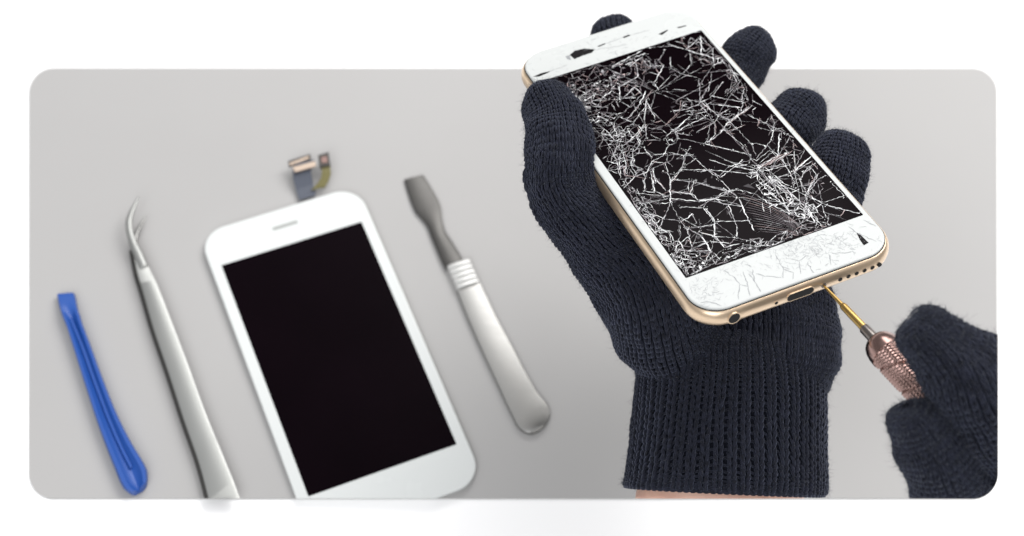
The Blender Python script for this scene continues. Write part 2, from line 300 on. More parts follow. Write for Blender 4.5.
def cluster(cx, cy, rx, ry, ang, n, keep=.6, w=.22, mats=(0, 0, 1, 1, 2), maxl=4.5):
    """shards crowding round a point of the glass and thinning outwards"""
    c, s_ = math.cos(math.radians(ang)), math.sin(math.radians(ang)); pts = []; tries = 0; n = int(n * .52)
    while len(pts) < n and tries < n * 20:
        tries += 1; x, y = rng.normal(0, rx), rng.normal(0, ry)
        p = to_local(cx + x * c - y * s_, cy + x * s_ + y * c)
        if inside(p): pts.append(p)
    r = delaunay_2d_cdt([Vector(p) for p in pts], [], [], 0, 1e-5); vs = [np.array(v[:2]) for v in r[0]]
    for a, b in r[1]:
        L = np.linalg.norm(vs[a] - vs[b])
        if random.random() > keep * .8 or L > maxl or L < .25: continue
        quad_strip(jag(vs[a], vs[b], .6, .09), w * random.uniform(.3, 1.15), random.choice(mats))
    for f in r[2]:
        q = [vs[i] for i in f[:3]]; L = max(np.linalg.norm(q[0] - q[1]), np.linalg.norm(q[1] - q[2]))
        if random.random() < .2 and L < 1.5:
            c3 = sum(q) / 3; b0 = len(crk['V'])
            for p in q: crk['V'].append((*(c3 + (p - c3) * .8), .06 + random.uniform(0, .08)))
            crk['F'].append((b0, b0 + 1, b0 + 2)); crk['M'].append(random.choice(mats))
for cx, cy, n in ((716, 119, 11), (768, 178, 12), (648, 132, 8), (700, 228, 7), (655, 92, 7), (800, 205, 7), (608, 130, 8), (640, 205, 14), (735, 70, 12)):
    a0 = random.uniform(0, 6.28); c = to_local(cx, cy)
    for k in range(n):
        a = a0 + 6.28 * k / n + random.uniform(-.45, .45); L = random.uniform(3, 8) if random.random() < .5 else random.uniform(10, 26); st = random.uniform(0, 2.5)
        u = np.array([math.cos(a), math.sin(a)]); bend = np.array([-u[1], u[0]]) * random.uniform(-1.6, 1.6)
        P = [c + u * (st + L * t) + bend * t * t + rng.normal(0, .06, 2) for t in np.linspace(0, 1, 12)]
        P = [p for p in P if inside(p)]
        quad_strip(P, random.uniform(.06, .13), random.choice((0, 1, 1, 2)), .05)
M_CRK.append(mat('crack_facet', (.022, .017, .022), .3, spec=.2))
for _ in range(45):
    p = np.array([random.uniform(-HX, HX), random.uniform(-HY, HY)])
    if abs(p[0]) < HX - 5 and abs(p[1]) < HY - 5: shard(p, random.uniform(.8, 2.6), 4, .034)
A_ = (0, 1, 1, 2, 2, 3); B_ = (0, 0, 1, 1, 2)
cluster(600, 85, 34, 14, -17, 620, .62, .22, A_); cluster(575, 100, 12, 9, 0, 220, .7, .22, B_)
cluster(605, 122, 22, 8, 30, 220, .62, .25, B_); cluster(622, 148, 13, 10, 60, 190, .62, .25, B_)
cluster(620, 180, 9, 11, 50, 70, .6, .22, B_); cluster(640, 208, 16, 5, 55, 130, .7, .26, B_)
cluster(662, 240, 20, 6, 52, 150, .7, .25, B_); cluster(690, 266, 12, 9, 0, 150, .6, .25, B_)
cluster(650, 205, 22, 16, 40, 50, .45, .2, A_); cluster(700, 245, 26, 12, -10, 60, .5, .22, A_)
cluster(738, 253, 22, 4, -20, 110, .7, .24, B_); cluster(768, 245, 14, 4, -20, 70, .7, .22, B_)
cluster(775, 190, 24, 7, 42, 200, .62, .27, (0, 0, 0, 0, 1)); cluster(798, 212, 20, 8, 30, 110, .6, .26, B_); cluster(800, 232, 26, 4, -20, 80, .6, .22, A_)
cluster(700, 48, 14, 8, 40, 80, .6, .22, A_); cluster(735, 82, 26, 7, 50, 120, .55, .22, A_); cluster(780, 135, 26, 7, 49, 100, .5, .2, A_)
cluster(695, 110, 12, 8, 0, 70, .55, .22, B_); cluster(665, 80, 34, 18, -10, 120, .4, .2, A_); cluster(728, 122, 14, 7, -30, 50, .55, .22, B_)
cluster(646, 128, 20, 16, 0, 60, .4, .2, A_); cluster(672, 152, 14, 9, 0, 45, .5, .2, B_); cluster(640, 165, 16, 14, 0, 70, .45, .2, A_)
cluster(812, 180, 16, 12, 40, 60, .45, .2, A_); cluster(760, 110, 30, 16, 45, 50, .35, .18, A_)
cluster(700, 185, 40, 26, 20, 40, .3, .16, (1, 2, 2, 3), 9); cluster(700, 120, 50, 40, 40, 80, .3, .16, (1, 2, 2, 3), 9)
# curved hackle lines fanning towards the lower right
for k in range(15):
    t = k / 14
    a, b, c, d = [(200 + 90 * t, 178 + 205 * t), (330 + 40 * t, 205 + 180 * t), (450 + 30 * t, 270 + 125 * t), (560 + 20 * t, 375 + 40 * t)]
    P = [np.array(a) * (1 - s) ** 3 + 3 * np.array(b) * s * (1 - s) ** 2 + 3 * np.array(c) * s * s * (1 - s) + np.array(d) * s ** 3 for s in np.linspace(random.uniform(0, .1), random.uniform(.75, 1), 14)]
    P = [to_local(700 + p[0] / 5.36, 160 + p[1] / 5.36) for p in P]
    quad_strip([p for p in P if inside(p)], random.uniform(.07, .15), random.choice((1, 2, 2, 2, 3)), .04)
for k in range(7):
    a = to_local(752 + k * 4.2, 168 - k * 1.5 + 3); b = to_local(772 + k * 3.4, 152 - k * 1.2 + 6)
    quad_strip(jag(a, b), .2, random.choice((0, 1, 3)))
mk('crack_lines', crk['V'], crk['F'], M_CRK, ph, midx=crk['M'])
# ---- fine cracks, crushed edge and chips in the white border
border = True; crk = {'V': [], 'F': [], 'M': []}; HX, HY = PW / 2 - 2.4, PH / 2 - 2.4
def onborder(p): return abs(p[0]) < HX and abs(p[1]) < HY and not (abs(p[0]) < SW / 2 and abs(p[1]) < SH / 2)
B8 = zl((670, 220), 4.655, [[(250,235),(290,260),(325,300),(320,370)],[(325,300),(365,310),(340,240)],[(365,310),(370,365)],[(365,250),(385,270),(430,345)],[(385,230),(395,290)],[(490,160),(530,230),(525,270)],[(530,230),(575,245),(575,285)],[(600,190),(610,250)],[(640,200),(670,245)],[(740,160),(750,210)],[(770,155),(840,150)],[(830,30),(870,60),(960,100)],[(900,0),(960,30)],[(400,250),(440,262),(520,268)],[(100,390),(180,380),(240,400)],[(560,180),(600,190),(640,165)]])
for l in B8:
    for a, b in zip(l[:-1], l[1:]): quad_strip([p for p in jag(a, b) if onborder(p)], .3, 0, .0, .02)
def scuff(px, py, rx, ry, n, m=1, L=2.2):
    for _ in range(n):
        p = to_local(px + rng.normal(0, rx), py + rng.normal(0, ry)); a = random.uniform(0, 6.28); l = random.uniform(.4, L)
        q = p + l * np.array([math.cos(a), math.sin(a)]); P = [x for x in jag(p, q, .5, .12) if onborder(x)]
        quad_strip(P, random.uniform(.1, .22), m if random.random() < .75 else 0, .0, .02)
scuff(800, 248, 30, 9, 420); scuff(702, 292, 12, 9, 130); scuff(742, 268, 22, 4, 60); scuff(850, 240, 12, 8, 40)
scuff(620, 52, 50, 12, 130); scuff(625, 50, 40, 8, 26, 0, 3.5); scuff(625, 215, 12, 18, 90, 0); scuff(640, 230, 18, 22, 90, 1); scuff(700, 60, 14, 18, 30); scuff(775, 130, 20, 22, 45, 0)
def chip(off, s, pts, m=2):
    P = [to_local(off[0] + x / s, off[1] + y / s) for x, y in pts]; n = len(P)
    mk('missing_glass', [(*p, -.1) for p in P] + [(*p, .03) for p in P], [tuple(range(n)), tuple(range(n, 2 * n))[::-1]] + [(i, (i + 1) % n, n + (i + 1) % n, n + i) for i in range(n)], M_CHIP if m == 2 else M_HAIR, ph)
chip((670, 220), 4.655, [(868,60),(890,72),(925,106),(902,118),(886,96)])
chip((530, 20), 5.36, [(213,187),(240,165),(290,153),(348,158),(330,176),(280,192),(238,210)])
chip((530, 20), 5.36, [(362,140),(400,125),(405,129),(370,144)]); chip((530, 20), 5.36, [(495,92),(530,79),(540,82),(505,97)])
chip((530, 20), 5.36, [(15,305),(60,285),(112,273),(95,284),(50,303)]); chip((630, 20), 5.36, [(152,76),(200,52),(204,56),(172,80)])
chip((630, 20), 5.36, [(250,40),(300,28),(302,32),(262,44)]); chip((530, 20), 5.36, [(190,195),(212,188),(220,214),(200,210)], 0)
for a, b in [((360,143),(500,92)), ((345,160),(520,133)), ((540,80),(640,55)), ((110,275),(200,240))]:
    quad_strip([p for p in jag(to_local(530 + a[0] / 5.36, 20 + a[1] / 5.36), to_local(530 + b[0] / 5.36, 20 + b[1] / 5.36)) if onborder(p)], .22, 0, 0, .02)
mk('border_cracks', crk['V'], crk['F'], [M_HAIR, M_HAIRL], ph, midx=crk['M'])
# ------------------------------------------------------------------ replacement screen on the mat
PW = 67.0
rp = thing('phone_screen', 'intact white replacement phone screen with black display lying flat on mat', 'phone screen', RA, TA)
V, Fc = slab(PW - 1, PH - 1, 10, [(1.2, -3.0), (.5, -2.8), (.35, -1.2)], 14); o = mk('back_frame', V, Fc, M_WRIM, rp); cut(o, RIM_BOTTOM, RA, TA)
V, Fc = slab(PW, PH, 10.5, [(.35, -1.25), (0, -1.0), (0, -.45), (.2, -.12), (.6, 0)], 14); o = mk('front_glass', V, Fc, M_GLASSN, rp); cut(o, RIM_BOTTOM, RA, TA)
V, Fc = slab(SW, SH, .3, [(0, -.1), (0, .02)], 2); o = mk('display', V, Fc, M_SCREEN2, rp); cut(o, RIM_BOTTOM, RA, TA)
M_SLOT = mat('grey_mesh', (.30, .31, .30), .6)
V, Fc = slab(10.5, 1.5, .7, [(0, -.1), (0, .02)], 8, 0, 60.8); mk('earpiece_slot', V, Fc, M_SLOT, rp)
# ribbon cables standing off the top edge
def la(px, py, z=0.0):
    q = RA.T @ (on_phone(px, py, z, RA, TA) - TA); return q
def ribbon(pts, name, m, th=.5, par=rp):
    """pts: left px, left py, right px, right py, height over the glass"""
    rings = []
    for lx, ly, rx, ry, z in pts:
        a, b = la(lx, ly, z), la(rx, ry, z); rings.append(np.array([a, b, b - [0, 0, th], a - [0, 0, th]]))
    Vv, Ff = loft(rings); return mk(name, Vv, Ff, m, par)
fx = ribbon([(299, 200, 316, 195, -1.5), (296, 190, 313, 184, -.8), (293, 178, 311, 172, 1.0), (293, 168, 313, 164, 2.0), (296, 163, 314, 160, 2.4)], 'flex_cable', M_FLEX)
ribbon([(289, 166, 311, 158, 2.6), (288, 161, 310, 154, 2.6)], 'connector', M_PCB, 1.4, fx)
ribbon([(295, 172, 316, 166, 3.2), (293, 167, 315, 161, 3.2)], 'contact_strip', M_TAN, .6, fx)
ribbon([(290, 165.5, 309, 158.5, 2.9), (289.5, 163, 308.5, 156, 2.9)], 'contact_strip', M_TAN, .2, fx)
fy = ribbon([(311, 190, 318, 188, 0), (317, 184, 325, 187, .6), (321, 178, 329, 180, 1.2), (322, 172, 331, 173, 1.8), (321, 165, 330, 166, 2.2)], 'flex_cable', M_FLEXO)
ribbon([(319.5, 167, 330.5, 165, 3.0), (318, 155, 328.5, 152, 3.0)], 'camera_module', M_PCB, 1.6, fy)
ribbon([(322, 163, 328, 162, 3.2), (321, 157.5, 326.5, 156, 3.2)], 'lens', M_ROSE, .3, fy)
# ------------------------------------------------------------------ flat tools on the mat
def outline_tool(name, rows, mats, parent, z0, z1, prof=None, nseg=6, planes=None, zf=None):
    """rows: (left px, left py, right px, right py) stations along the tool, lofted with a rounded section"""
    rings = []
    prof = prof or [(0, 0), (.0, .6), (.12, 1), (.88, 1), (1, .6), (1, 0)]
    for k, (lx, ly, rx, ry) in enumerate(rows):
        zz0, zz1 = (z0, z1) if zf is None else zf(k / (len(rows) - 1))
        a, b = at_z(lx, ly, (zz0 + zz1) / 2), at_z(rx, ry, (zz0 + zz1) / 2)
        pr = prof(k / (len(rows) - 1)) if callable(prof) else prof
        rings.append(np.array([[*(a + (b - a) * u)[:2], zz0 + (zz1 - zz0) * v] for u, v in pr]))
    V, Fc = loft(rings)
    o = mk(name, V, Fc, mats, parent, True)
    md = o.modifiers.new('edge', 'EDGE_SPLIT'); md.split_angle = math.radians(38)
    if planes: cut(o, planes)
    return o
def smooth_rows(rows, n=6):
    R_ = np.array(rows, float); out = []
    m = len(R_)
    for i in range(m - 1):
        p0, p1, p2, p3 = R_[max(i - 1, 0)], R_[i], R_[i + 1], R_[min(i + 2, m - 1)]
        for k in range(n):
            t = k / n; out.append(.5 * ((2 * p1) + (-p0 + p2) * t + (2 * p0 - 5 * p1 + 4 * p2 - p3) * t * t + (-p0 + 3 * p1 - 3 * p2 + p3) * t ** 3))
    out.append(R_[-1]); return out
sp = thing('pry_bar', 'blue plastic pry tool with flat tip at far left of mat', 'pry tool')
rows = smooth_rows([(57, 293.5, 73, 292), (57, 296, 75, 295), (60, 309, 78, 309), (63, 318, 81, 318), (67, 328, 83, 325), (74, 350, 91, 346), (85, 385, 103, 379), (97, 422, 117, 414), (108, 452, 131, 442), (116, 472, 142, 460), (121, 484, 147, 470), (125, 490, 148, 478), (130, 493, 147, 484), (134, 493.5, 143, 489)])
def blue_prof(t):
    g = min(max((t - .13) / .12, 0), 1); h = .42 + .58 * min(max(t / .2, 0), 1); l = lambda v: h * (1 - (1 - v) * g)
    return [(0.06, 0), (0, .55 * h), (.06, h), (.2, h), (.36, l(.62)), (.5, l(.5)), (.64, l(.62)), (.8, h), (.94, h), (1, .55 * h), (.94, 0)]
outline_tool('blade', rows, M_BLUE, sp, .3, 4.6, prof=blue_prof)
# a raised spine down the blue tool's channel
rows = smooth_rows([(70, 322, 74, 321), (82, 352, 86, 350), (93, 383, 97, 381), (107, 420, 111, 418), (120, 450, 124, 448), (130, 470, 134, 468)])
outline_tool('spine', rows, M_BLUE, sp, .6, 3.6, prof=[(0, 0), (.2, 1), (.8, 1), (1, 0)])
tw = thing('tweezers', 'silver steel tweezers with curved pointed tips beside blue pry tool', 'tweezers')
armU = smooth_rows([(133, 250, 139, 250), (135, 262, 145, 260), (138, 276, 151, 272), (143, 292, 158, 287), (154, 330, 172, 323), (169, 374, 188, 365), (184, 420, 204, 409), (199, 463, 221, 451), (209, 500, 236, 488), (217, 530, 246, 518)])
FLAT = [(0, 0), (0, .8), (.04, 1), (.9, 1), (1, .7), (1, 0)]
outline_tool('arm', armU, M_STEELL, tw, 6, 8, prof=FLAT, planes=RIM_BOTTOM, zf=lambda t: (4.2, 5.1))
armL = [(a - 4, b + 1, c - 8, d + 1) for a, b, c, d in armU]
outline_tool('arm', armL, M_STEELD, tw, 1, 2, planes=RIM_BOTTOM, zf=lambda t: (.5 + 2.2 * t, 1.4 + 2.2 * t))  # lower arm coloured dark to paint the shade between the two arms
def curve_pts(pts, n=8):
    return np.array(smooth_rows(pts, n))
def tip(pts, rr, name, m):
    P = curve_pts([(*at_z(x, y, z), r) for x, y, z, r in pts]); V, Fc = tube_mesh(P[:, :3], P[:, 3], 10, .6); return mk(name, V, Fc, m, tw, True)
tip([(144, 268, 4.6, 2.0), (139, 256, 4.7, 2.0), (134, 245, 5, 1.7), (130, 233, 5.4, 1.45), (129, 221, 6, 1.3), (133, 209, 6.4, .9), (139, 197, 6.6, .3)], 1, 'tip', M_STEELL)
tip([(140, 268, 1.4, 1.6), (137, 256, 1.6, 1.4), (135, 246, 1.8, 1.2), (135, 238, 2.2, 1.1), (138, 230, 2.6, .9), (142, 223, 3, .6), (146, 216, 3.2, .25)], 1, 'tip', M_STEEL)
mp = thing('metal_spudger', 'steel pry tool with dark spatula blade and ridged collar between the phones', 'pry tool')
rows = smooth_rows([(404, 180, 423, 175), (406, 187, 427, 181), (410, 199, 433, 191), (415, 211, 438, 200), (421, 218, 441, 209), (427, 226, 442, 219), (431, 236, 445, 231), (436, 248, 452, 242), (442, 262, 460, 255), (446, 270, 465, 263)])
outline_tool('blade', rows, M_STEELD, mp, 0, 0, zf=lambda t: (.4 + .7 * t, 1.2 + 1.1 * t))
rows = smooth_rows([(455, 288, 479, 280), (462, 306, 487, 297), (472, 330, 498, 320), (484, 357, 512, 346), (497, 385, 526, 373), (506, 405, 537, 392), (512.5, 418, 546, 403), (515, 423.5, 549, 409), (518.5, 428.5, 550, 415), (523, 431.8, 548.5, 421), (528, 433.6, 545, 426), (533, 433.8, 540, 431)])
outline_tool('handle', rows, M_STEEL, mp, .3, 2.3, prof=[(0.02, 0), (0, .5), (.03, .88), (.09, 1), (.91, 1), (.97, .88), (1, .5), (.98, 0)])
cl = []
for k in range(5):
    a = (446 + k * 2.1, 267 + k * 4.9, 470 + k * 2.1, 259 + k * 4.9)
    for s, inset in ((0, .4), (1.1, 0), (3.6, 0), (4.7, .4)):
        cl.append((a[0] + s * .43 + inset, a[1] + s, a[2] + s * .43 - inset, a[3] + s))
outline_tool('collar', cl, M_STEELC, mp, .2, 5.4, zf=lambda t: (.2, (2.9, 3.4, 3.4, 2.9)[int(round(t * 19)) % 4]), prof=[(0.05, 0), (0, .5), (.05, .85), (.2, 1), (.8, 1), (.95, .85), (1, .5), (.95, 0)])
# ------------------------------------------------------------------ knitted gloves: an implicit hand, stitched all over with real loops
def resample(ctrl, n):
    P = np.array(smooth_rows(ctrl, 10)); L = np.r_[0, np.cumsum(np.linalg.norm(np.diff(P[:, :3], axis=0), axis=1))]
    t = np.linspace(0, L[-1], n); return np.array([np.interp(t, L, P[:, i]) for i in range(4)]).T, L[-1]
class Hand:
    def __init__(s, limbs, k=2.5):
        s.k = k; s.limbs = []
        for g, ctrl in limbs:
            P, L = resample(ctrl, 18); s.limbs.append((g, P))
        s.groups = sorted(set(g for g, _ in s.limbs))
    def limb_d(s, P, X, grad=False):
        best = np.full(len(X), 1e9); G = np.zeros((len(X), 3)) if grad else None
        for i in range(len(P) - 1):
            a, b = P[i, :3], P[i + 1, :3]; ab = b - a
            t = np.clip(((X - a) @ ab) / (ab @ ab), 0, 1); q = X - a - t[:, None] * ab; l = np.linalg.norm(q, axis=1)
            d = l - (P[i, 3] + t * (P[i + 1, 3] - P[i, 3])); m = d < best
            best[m] = d[m]
            if grad: G[m] = q[m] / (l[m][:, None] + 1e-6)
        return best, G
    def f(s, X, grad=False):
        D = []; Gs = []
        for g, P in s.limbs:
            d, G = s.limb_d(P, X, grad); D.append(d); Gs.append(G)
        D = np.array(D); m = D.min(0); w = np.exp(-(D - m) / s.k); F_ = m - s.k * np.log(w.sum(0)); x, y, z = X.T
        F_ = F_ + .42 * np.sin(x * .31 + 1.7 * np.sin(y * .13)) * np.sin(y * .27 + .8) + .3 * np.sin(z * .36 + x * .22 + y * .48)
        if not grad: return F_, D
        w /= w.sum(0); G = sum(w[i][:, None] * Gs[i] for i in range(len(Gs))); G /= np.linalg.norm(G, axis=1)[:, None] + 1e-9
        return F_, G, D
    def project(s, X, it=5):
        X = X.copy()
        for _ in range(it):
            F_, G, D = s.f(X, True); X -= F_[:, None] * G
        return X, G, D
    def gmin(s, D):
        own = np.array([D[[i for i, (g, _) in enumerate(s.limbs) if g == q]].min(0) for q in s.groups]); return own
    def mesh(s, h=1.6, iso=-.5):
        A = np.concatenate([P for _, P in s.limbs]); lo = (A[:, :3] - A[:, 3:]).min(0) - 6; hi = (A[:, :3] + A[:, 3:]).max(0) + 6
        n = ((hi - lo) / h).astype(int) + 2; ax = [lo[i] + h * np.arange(n[i]) for i in range(3)]
        X = np.stack(np.meshgrid(*ax, indexing='ij'), -1).reshape(-1, 3); Fv = np.empty(len(X))
        for c in range(0, len(X), 200000): Fv[c:c + 200000] = s.f(X[c:c + 200000])[0]
        return surface_nets((Fv - iso).reshape(n), lo, h)
def surface_nets(G, lo, h):
    n = G.shape; ins = G < 0
    idx = -np.ones([k - 1 for k in n], int); cnt = np.zeros([k - 1 for k in n]); acc = np.zeros([k - 1 for k in n] + [3])
    base = np.stack(np.meshgrid(*[np.arange(k - 1) for k in n], indexing='ij'), -1).astype(float)
    sl = lambda o: tuple(slice(o[i], n[i] - 1 + o[i]) for i in range(3))
    import itertools
    for a in itertools.product((0, 1), repeat=3):
        for d in range(3):
            if a[d]: continue
            b = list(a); b[d] = 1; ga, gb = G[sl(a)], G[sl(b)]; m = (ga < 0) != (gb < 0)
            t = np.where(m, ga / (ga - gb + 1e-12), 0); p = base + np.array(a, float); p[..., d] += t
            acc += p * m[..., None]; cnt += m
    m = cnt > 0; idx[m] = np.arange(m.sum()); V = acc[m] / cnt[m][:, None] * h + lo; Fc = []
    for d in range(3):
        u, v = [i for i in range(3) if i != d]
        if d == 1: u, v = v, u
        s0 = [slice(1, n[i] - 1) for i in range(3)]; s0[d] = slice(0, n[d] - 1); s1 = list(s0); s1[d] = slice(1, n[d])
        A, B = ins[tuple(s0)], ins[tuple(s1)]; loc = np.argwhere(A != B); fl = A[A != B]
        o = np.array([s.start for s in s0]); loc = loc + o; e = np.eye(3, dtype=int)
        q = [loc, loc - e[u], loc - e[u] - e[v], loc - e[v]]
        Q = np.stack([idx[tuple(k.T)] for k in q], 1)
        Q[~fl] = Q[~fl][:, ::-1]; Fc.append(Q)
    Fc = np.concatenate(Fc); Fc = Fc[(Fc >= 0).all(1)]
    return V, Fc
SEG = 6
def legs_mesh(P, Nn, rad, flat=.62, seg=5):
    """P: (n,m,3) spines of yarn legs, Nn: normals, rad: (m,) or (n,m) radii -> vertices, quads"""
    n, m, _ = P.shape; T = np.gradient(P, axis=1); T /= np.linalg.norm(T, axis=2)[..., None] + 1e-9
    B = np.cross(T, Nn); B /= np.linalg.norm(B, axis=2)[..., None] + 1e-9; N2 = np.cross(B, T)
    rad = np.broadcast_to(rad, (n, m)); a = np.linspace(0, 2 * math.pi, seg, endpoint=False)
    V = P[:, :, None] + rad[:, :, None, None] * (np.cos(a)[None, None, :, None] * B[:, :, None] * .9 + np.sin(a)[None, None, :, None] * N2[:, :, None] * flat)
    V = V.reshape(-1, 3); b = (np.arange(n) * m * seg)[:, None, None, None]; i = np.arange(m - 1)[None, :, None, None]; k = np.arange(seg)[None, None, :, None]
    k2 = (k + 1) % seg
    Q = np.concatenate([b + i * seg + k, b + i * seg + k2, b + (i + 1) * seg + k2, b + (i + 1) * seg + k], -1).reshape(-1, 4)
    return V, Q
def frames(P):
    T = np.gradient(P[:, :3], axis=0); T /= np.linalg.norm(T, axis=1)[:, None]; return T
def chart_points(P, u, v, e_ref, wx=1.0, wy=1.0, cap=True):
    """u: angle, v: arc length (may run past the end over the rounded tip)"""
    L = np.r_[0, np.cumsum(np.linalg.norm(np.diff(P[:, :3], axis=0), axis=1))]; T = frames(P)
    E1 = np.array([e_ref - t * (e_ref @ t) for t in T]); E1 /= np.linalg.norm(E1, axis=1)[:, None]; E2 = np.cross(T, E1)
    vv = np.clip(v, 0, L[-1]); it = lambda A: np.array([np.interp(vv, L, A[:, i]) for i in range(A.shape[1])]).T
    c = it(P[:, :3]); r = np.interp(vv, L, P[:, 3]); t = it(T); e1 = it(E1); e2 = it(E2)
    ph_ = np.clip((v - L[-1]) / r, 0, 1.5)
    rad = (np.cos(u) * wx)[:, None] * e1 + (np.sin(u) * wy)[:, None] * e2
    return c + r[:, None] * (np.cos(ph_)[:, None] * rad + np.sin(ph_)[:, None] * t), L[-1], r
def stitches(hand, group, ctrl, e_ref, wcol=2.0, hrow=1.5, wx=1.0, wy=1.0, cap=True, vstart=0.0, keep=None, dmax=9, nrad=None, udir=None):
    P, L = resample(ctrl, 60); rm = nrad or P[:, 3].mean()
    ncol = int(round(2 * math.pi * rm * math.sqrt((wx * wx + wy * wy) / 2) / wcol)); rend = P[-1, 3]
    nrow = int((L - vstart + (1.42 * rend if cap else 0)) / hrow)
    I, J = np.meshgrid(np.arange(ncol), np.arange(nrow)); I = I.ravel(); J = J.ravel(); m = 6
    tt = np.linspace(0, 1, m); V_ = []; out = []
    gi = hand.groups.index(group)
    for sgn in (-1, 1):
        # leg of the V: from the foot near the column's centre up and outwards
        du = sgn * (.085 + .27 * tt ** .9); dv = -.3 + 1.8 * tt
        wob = rng.normal(0, .045, (len(I), 1)) + .12 * np.sin(J * .23 + I * .4)[:, None]
        u = 2 * math.pi * (I[:, None] + .5 + du[None] + wob) / ncol; v = vstart + hrow * (J[:, None] + dv[None] + rng.normal(0, .05, (len(I), 1)))
        X, _, r = chart_points(P, u.ravel(), v.ravel(), e_ref, wx, wy, cap)
        Y, G, D = hand.project(X); mv = np.linalg.norm(Y - X, axis=1)
        own = hand.gmin(D); ok = (own[gi] <= own.min(0) + .8) & (mv < dmax)
        view = CAM - Y; view /= np.linalg.norm(view, axis=1)[:, None]; ok &= (G * view).sum(1) > -.45
        ok = ok.reshape(len(I), m).all(1)
        Y = Y.reshape(len(I), m, 3); G = G.reshape(len(I), m, 3)
        w = 2 * math.pi * np.clip(np.interp(np.clip(v[:, 2], 0, L), np.linspace(0, L, 60), P[:, 3]), 1, 99) * math.sqrt((wx * wx + wy * wy) / 2) / ncol
        seg_l = np.linalg.norm(Y[:, -1] - Y[:, 0], axis=1)
        # real stitch width from the projected surface (columns close up over the tips)
        over = np.clip((v[:, 2] - L) / rend, 0, 1.5); w = w * np.cos(over) * rng.uniform(.86, 1.14, len(w))
        ok &= (seg_l > .4) & (seg_l < 6) & (w > .35)
        prof = np.array([.35, .85, 1.0, 1.0, .8, .3])
        rad = (w * .225)[:, None] * prof[None]
        lift = np.array([-.4, .25, .62, .6, .2, -.55])
        Yl = Y + G * (lift[None] * np.minimum(w, 2.0)[:, None] * .5)[..., None] + G * rng.normal(0, .07, (len(I), 1, 1))
        out.append((Yl[ok], G[ok], rad[ok]))
    return out
def fuzz(Y, G, n, lmin=.8, lmax=2.1):
    k = rng.integers(0, len(Y), n); p = Y[k, 2] ; g = G[k, 2]; d = g + rng.normal(0, .75, (n, 3)); d /= np.linalg.norm(d, axis=1)[:, None]
    d2 = rng.normal(0, 1, (n, 3)); L = rng.uniform(lmin, lmax, n) * rng.uniform(.4, 1, n); t = np.linspace(0, 1, 5)
    P = p[:, None] + d[:, None] * (L[:, None] * t)[..., None] + d2[:, None] * (.45 * L[:, None] * t ** 2)[..., None]
    d3 = rng.normal(0, .5, (n, 3)); P += d3[:, None] * (.35 * L[:, None] * np.sin(t * 3.1))[..., None]
    return legs_mesh(P, np.broadcast_to(g[:, None], P.shape), np.array([.032, .028, .025, .02, .01]), 1, 3)
def clampV(V, planes):
    out = np.zeros(len(V), bool)
    for n in planes:
        d = (V - CAM) @ n; m = d > 0; out |= d > 1e-3; V[m] -= d[m][:, None] * n
    return V, out
def build_knit(name, parent, legs, base, nfuzz, off, planes, extra=None):
    Vs = []; Qs = []; Ms = []; b = 0
    def add(V, Q, m):
        nonlocal b
        V, out = clampV(V.copy(), planes); 
        if m > 0: Q = Q[~out[Q].all(1)]
        Vs.append(V); Qs.append(Q + b); Ms.append(np.full(len(Q), m)); b += len(V)
    add(base[0], base[1], 0)
    P = np.concatenate([l[0] for l in legs]); G = np.concatenate([l[1] for l in legs]); R_ = np.concatenate([l[2] for l in legs])
    add(*legs_mesh(P, G, R_), 1)
    if nfuzz: add(*fuzz(P, G, nfuzz), 2)
    V = np.concatenate(Vs); Q = np.concatenate(Qs); M_ = np.concatenate(Ms)
    print(name, 'legs', len(P), 'faces', len(Q))
    return mk(name, V, Q, [M_YBASE, M_YARN, M_FUZZ], parent, True, off, M_)
def ph_(px, py, d, r): return (*on_phone(px, py, d), r)
def dp(px, py, D, r): return (*at_depth(px, py, D), r)
LIMBS_L = [
    ('thumb', [dp(688, 352, 534, 12), dp(665, 332, 524, 15.3), dp(648, 296, 516, 15.2), dp(610, 250, 517, 12.7), dp(580, 215, 517, 11.2), dp(560, 184, 516, 10.5), dp(560, 151, 515, 10.4), dp(557, 125, 519, 9.3), dp(549, 107, 523, 8.2)]),
    ('palm', [dp(692, 366, 538, 12), dp(695, 338, 538, 16), dp(680, 250, 560, 17), dp(640, 160, 590, 12)]),
    ('palm', [dp(735, 385, 538, 13), dp(740, 342, 536, 17), dp(730, 250, 560, 17), dp(700, 160, 590, 12)]),
    ('palm', [dp(784, 376, 538, 13), dp(788, 350, 534, 16.5), dp(780, 290, 545, 15.5), dp(765, 200, 585, 12)]),
    ('index', [dp(640, 160, 590, 10), ph_(628, 97, -19, 9.3), ph_(614, 39, -16, 8.4)]),
    ('middle', [dp(700, 160, 590, 10), ph_(712, 118, -26, 9.5), ph_(733, 78, -20, 8.9), ph_(751, 52, -16, 8.4)]),
    ('ring', [dp(735, 190, 590, 10), ph_(765, 155, -24, 9.4), ph_(799, 116, -16, 8.9)]),
    ('little', [dp(765, 220, 575, 10), ph_(805, 215, -26, 9.8), ph_(830, 190, -20, 9.9), ph_(839, 162, -15.5, 9.5)]),
]
def cuff_surface(rows, u, v):
    """rows: centre (3), half width vector (3), half depth vector (3) stacked; v in 0..1"""
    R_ = np.array(rows); n = len(R_); t = np.clip(v, 0, 1) * (n - 1); A = np.array([np.interp(t, np.arange(n), R_[:, i]) for i in range(9)]).T
    c, s_ = np.cos(u), np.sin(u); ex = .82
    X = A[:, :3] + (np.sign(c) * np.abs(c) ** ex)[:, None] * A[:, 3:6] + (np.sign(s_) * np.abs(s_) ** ex)[:, None] * A[:, 6:9]
    return X
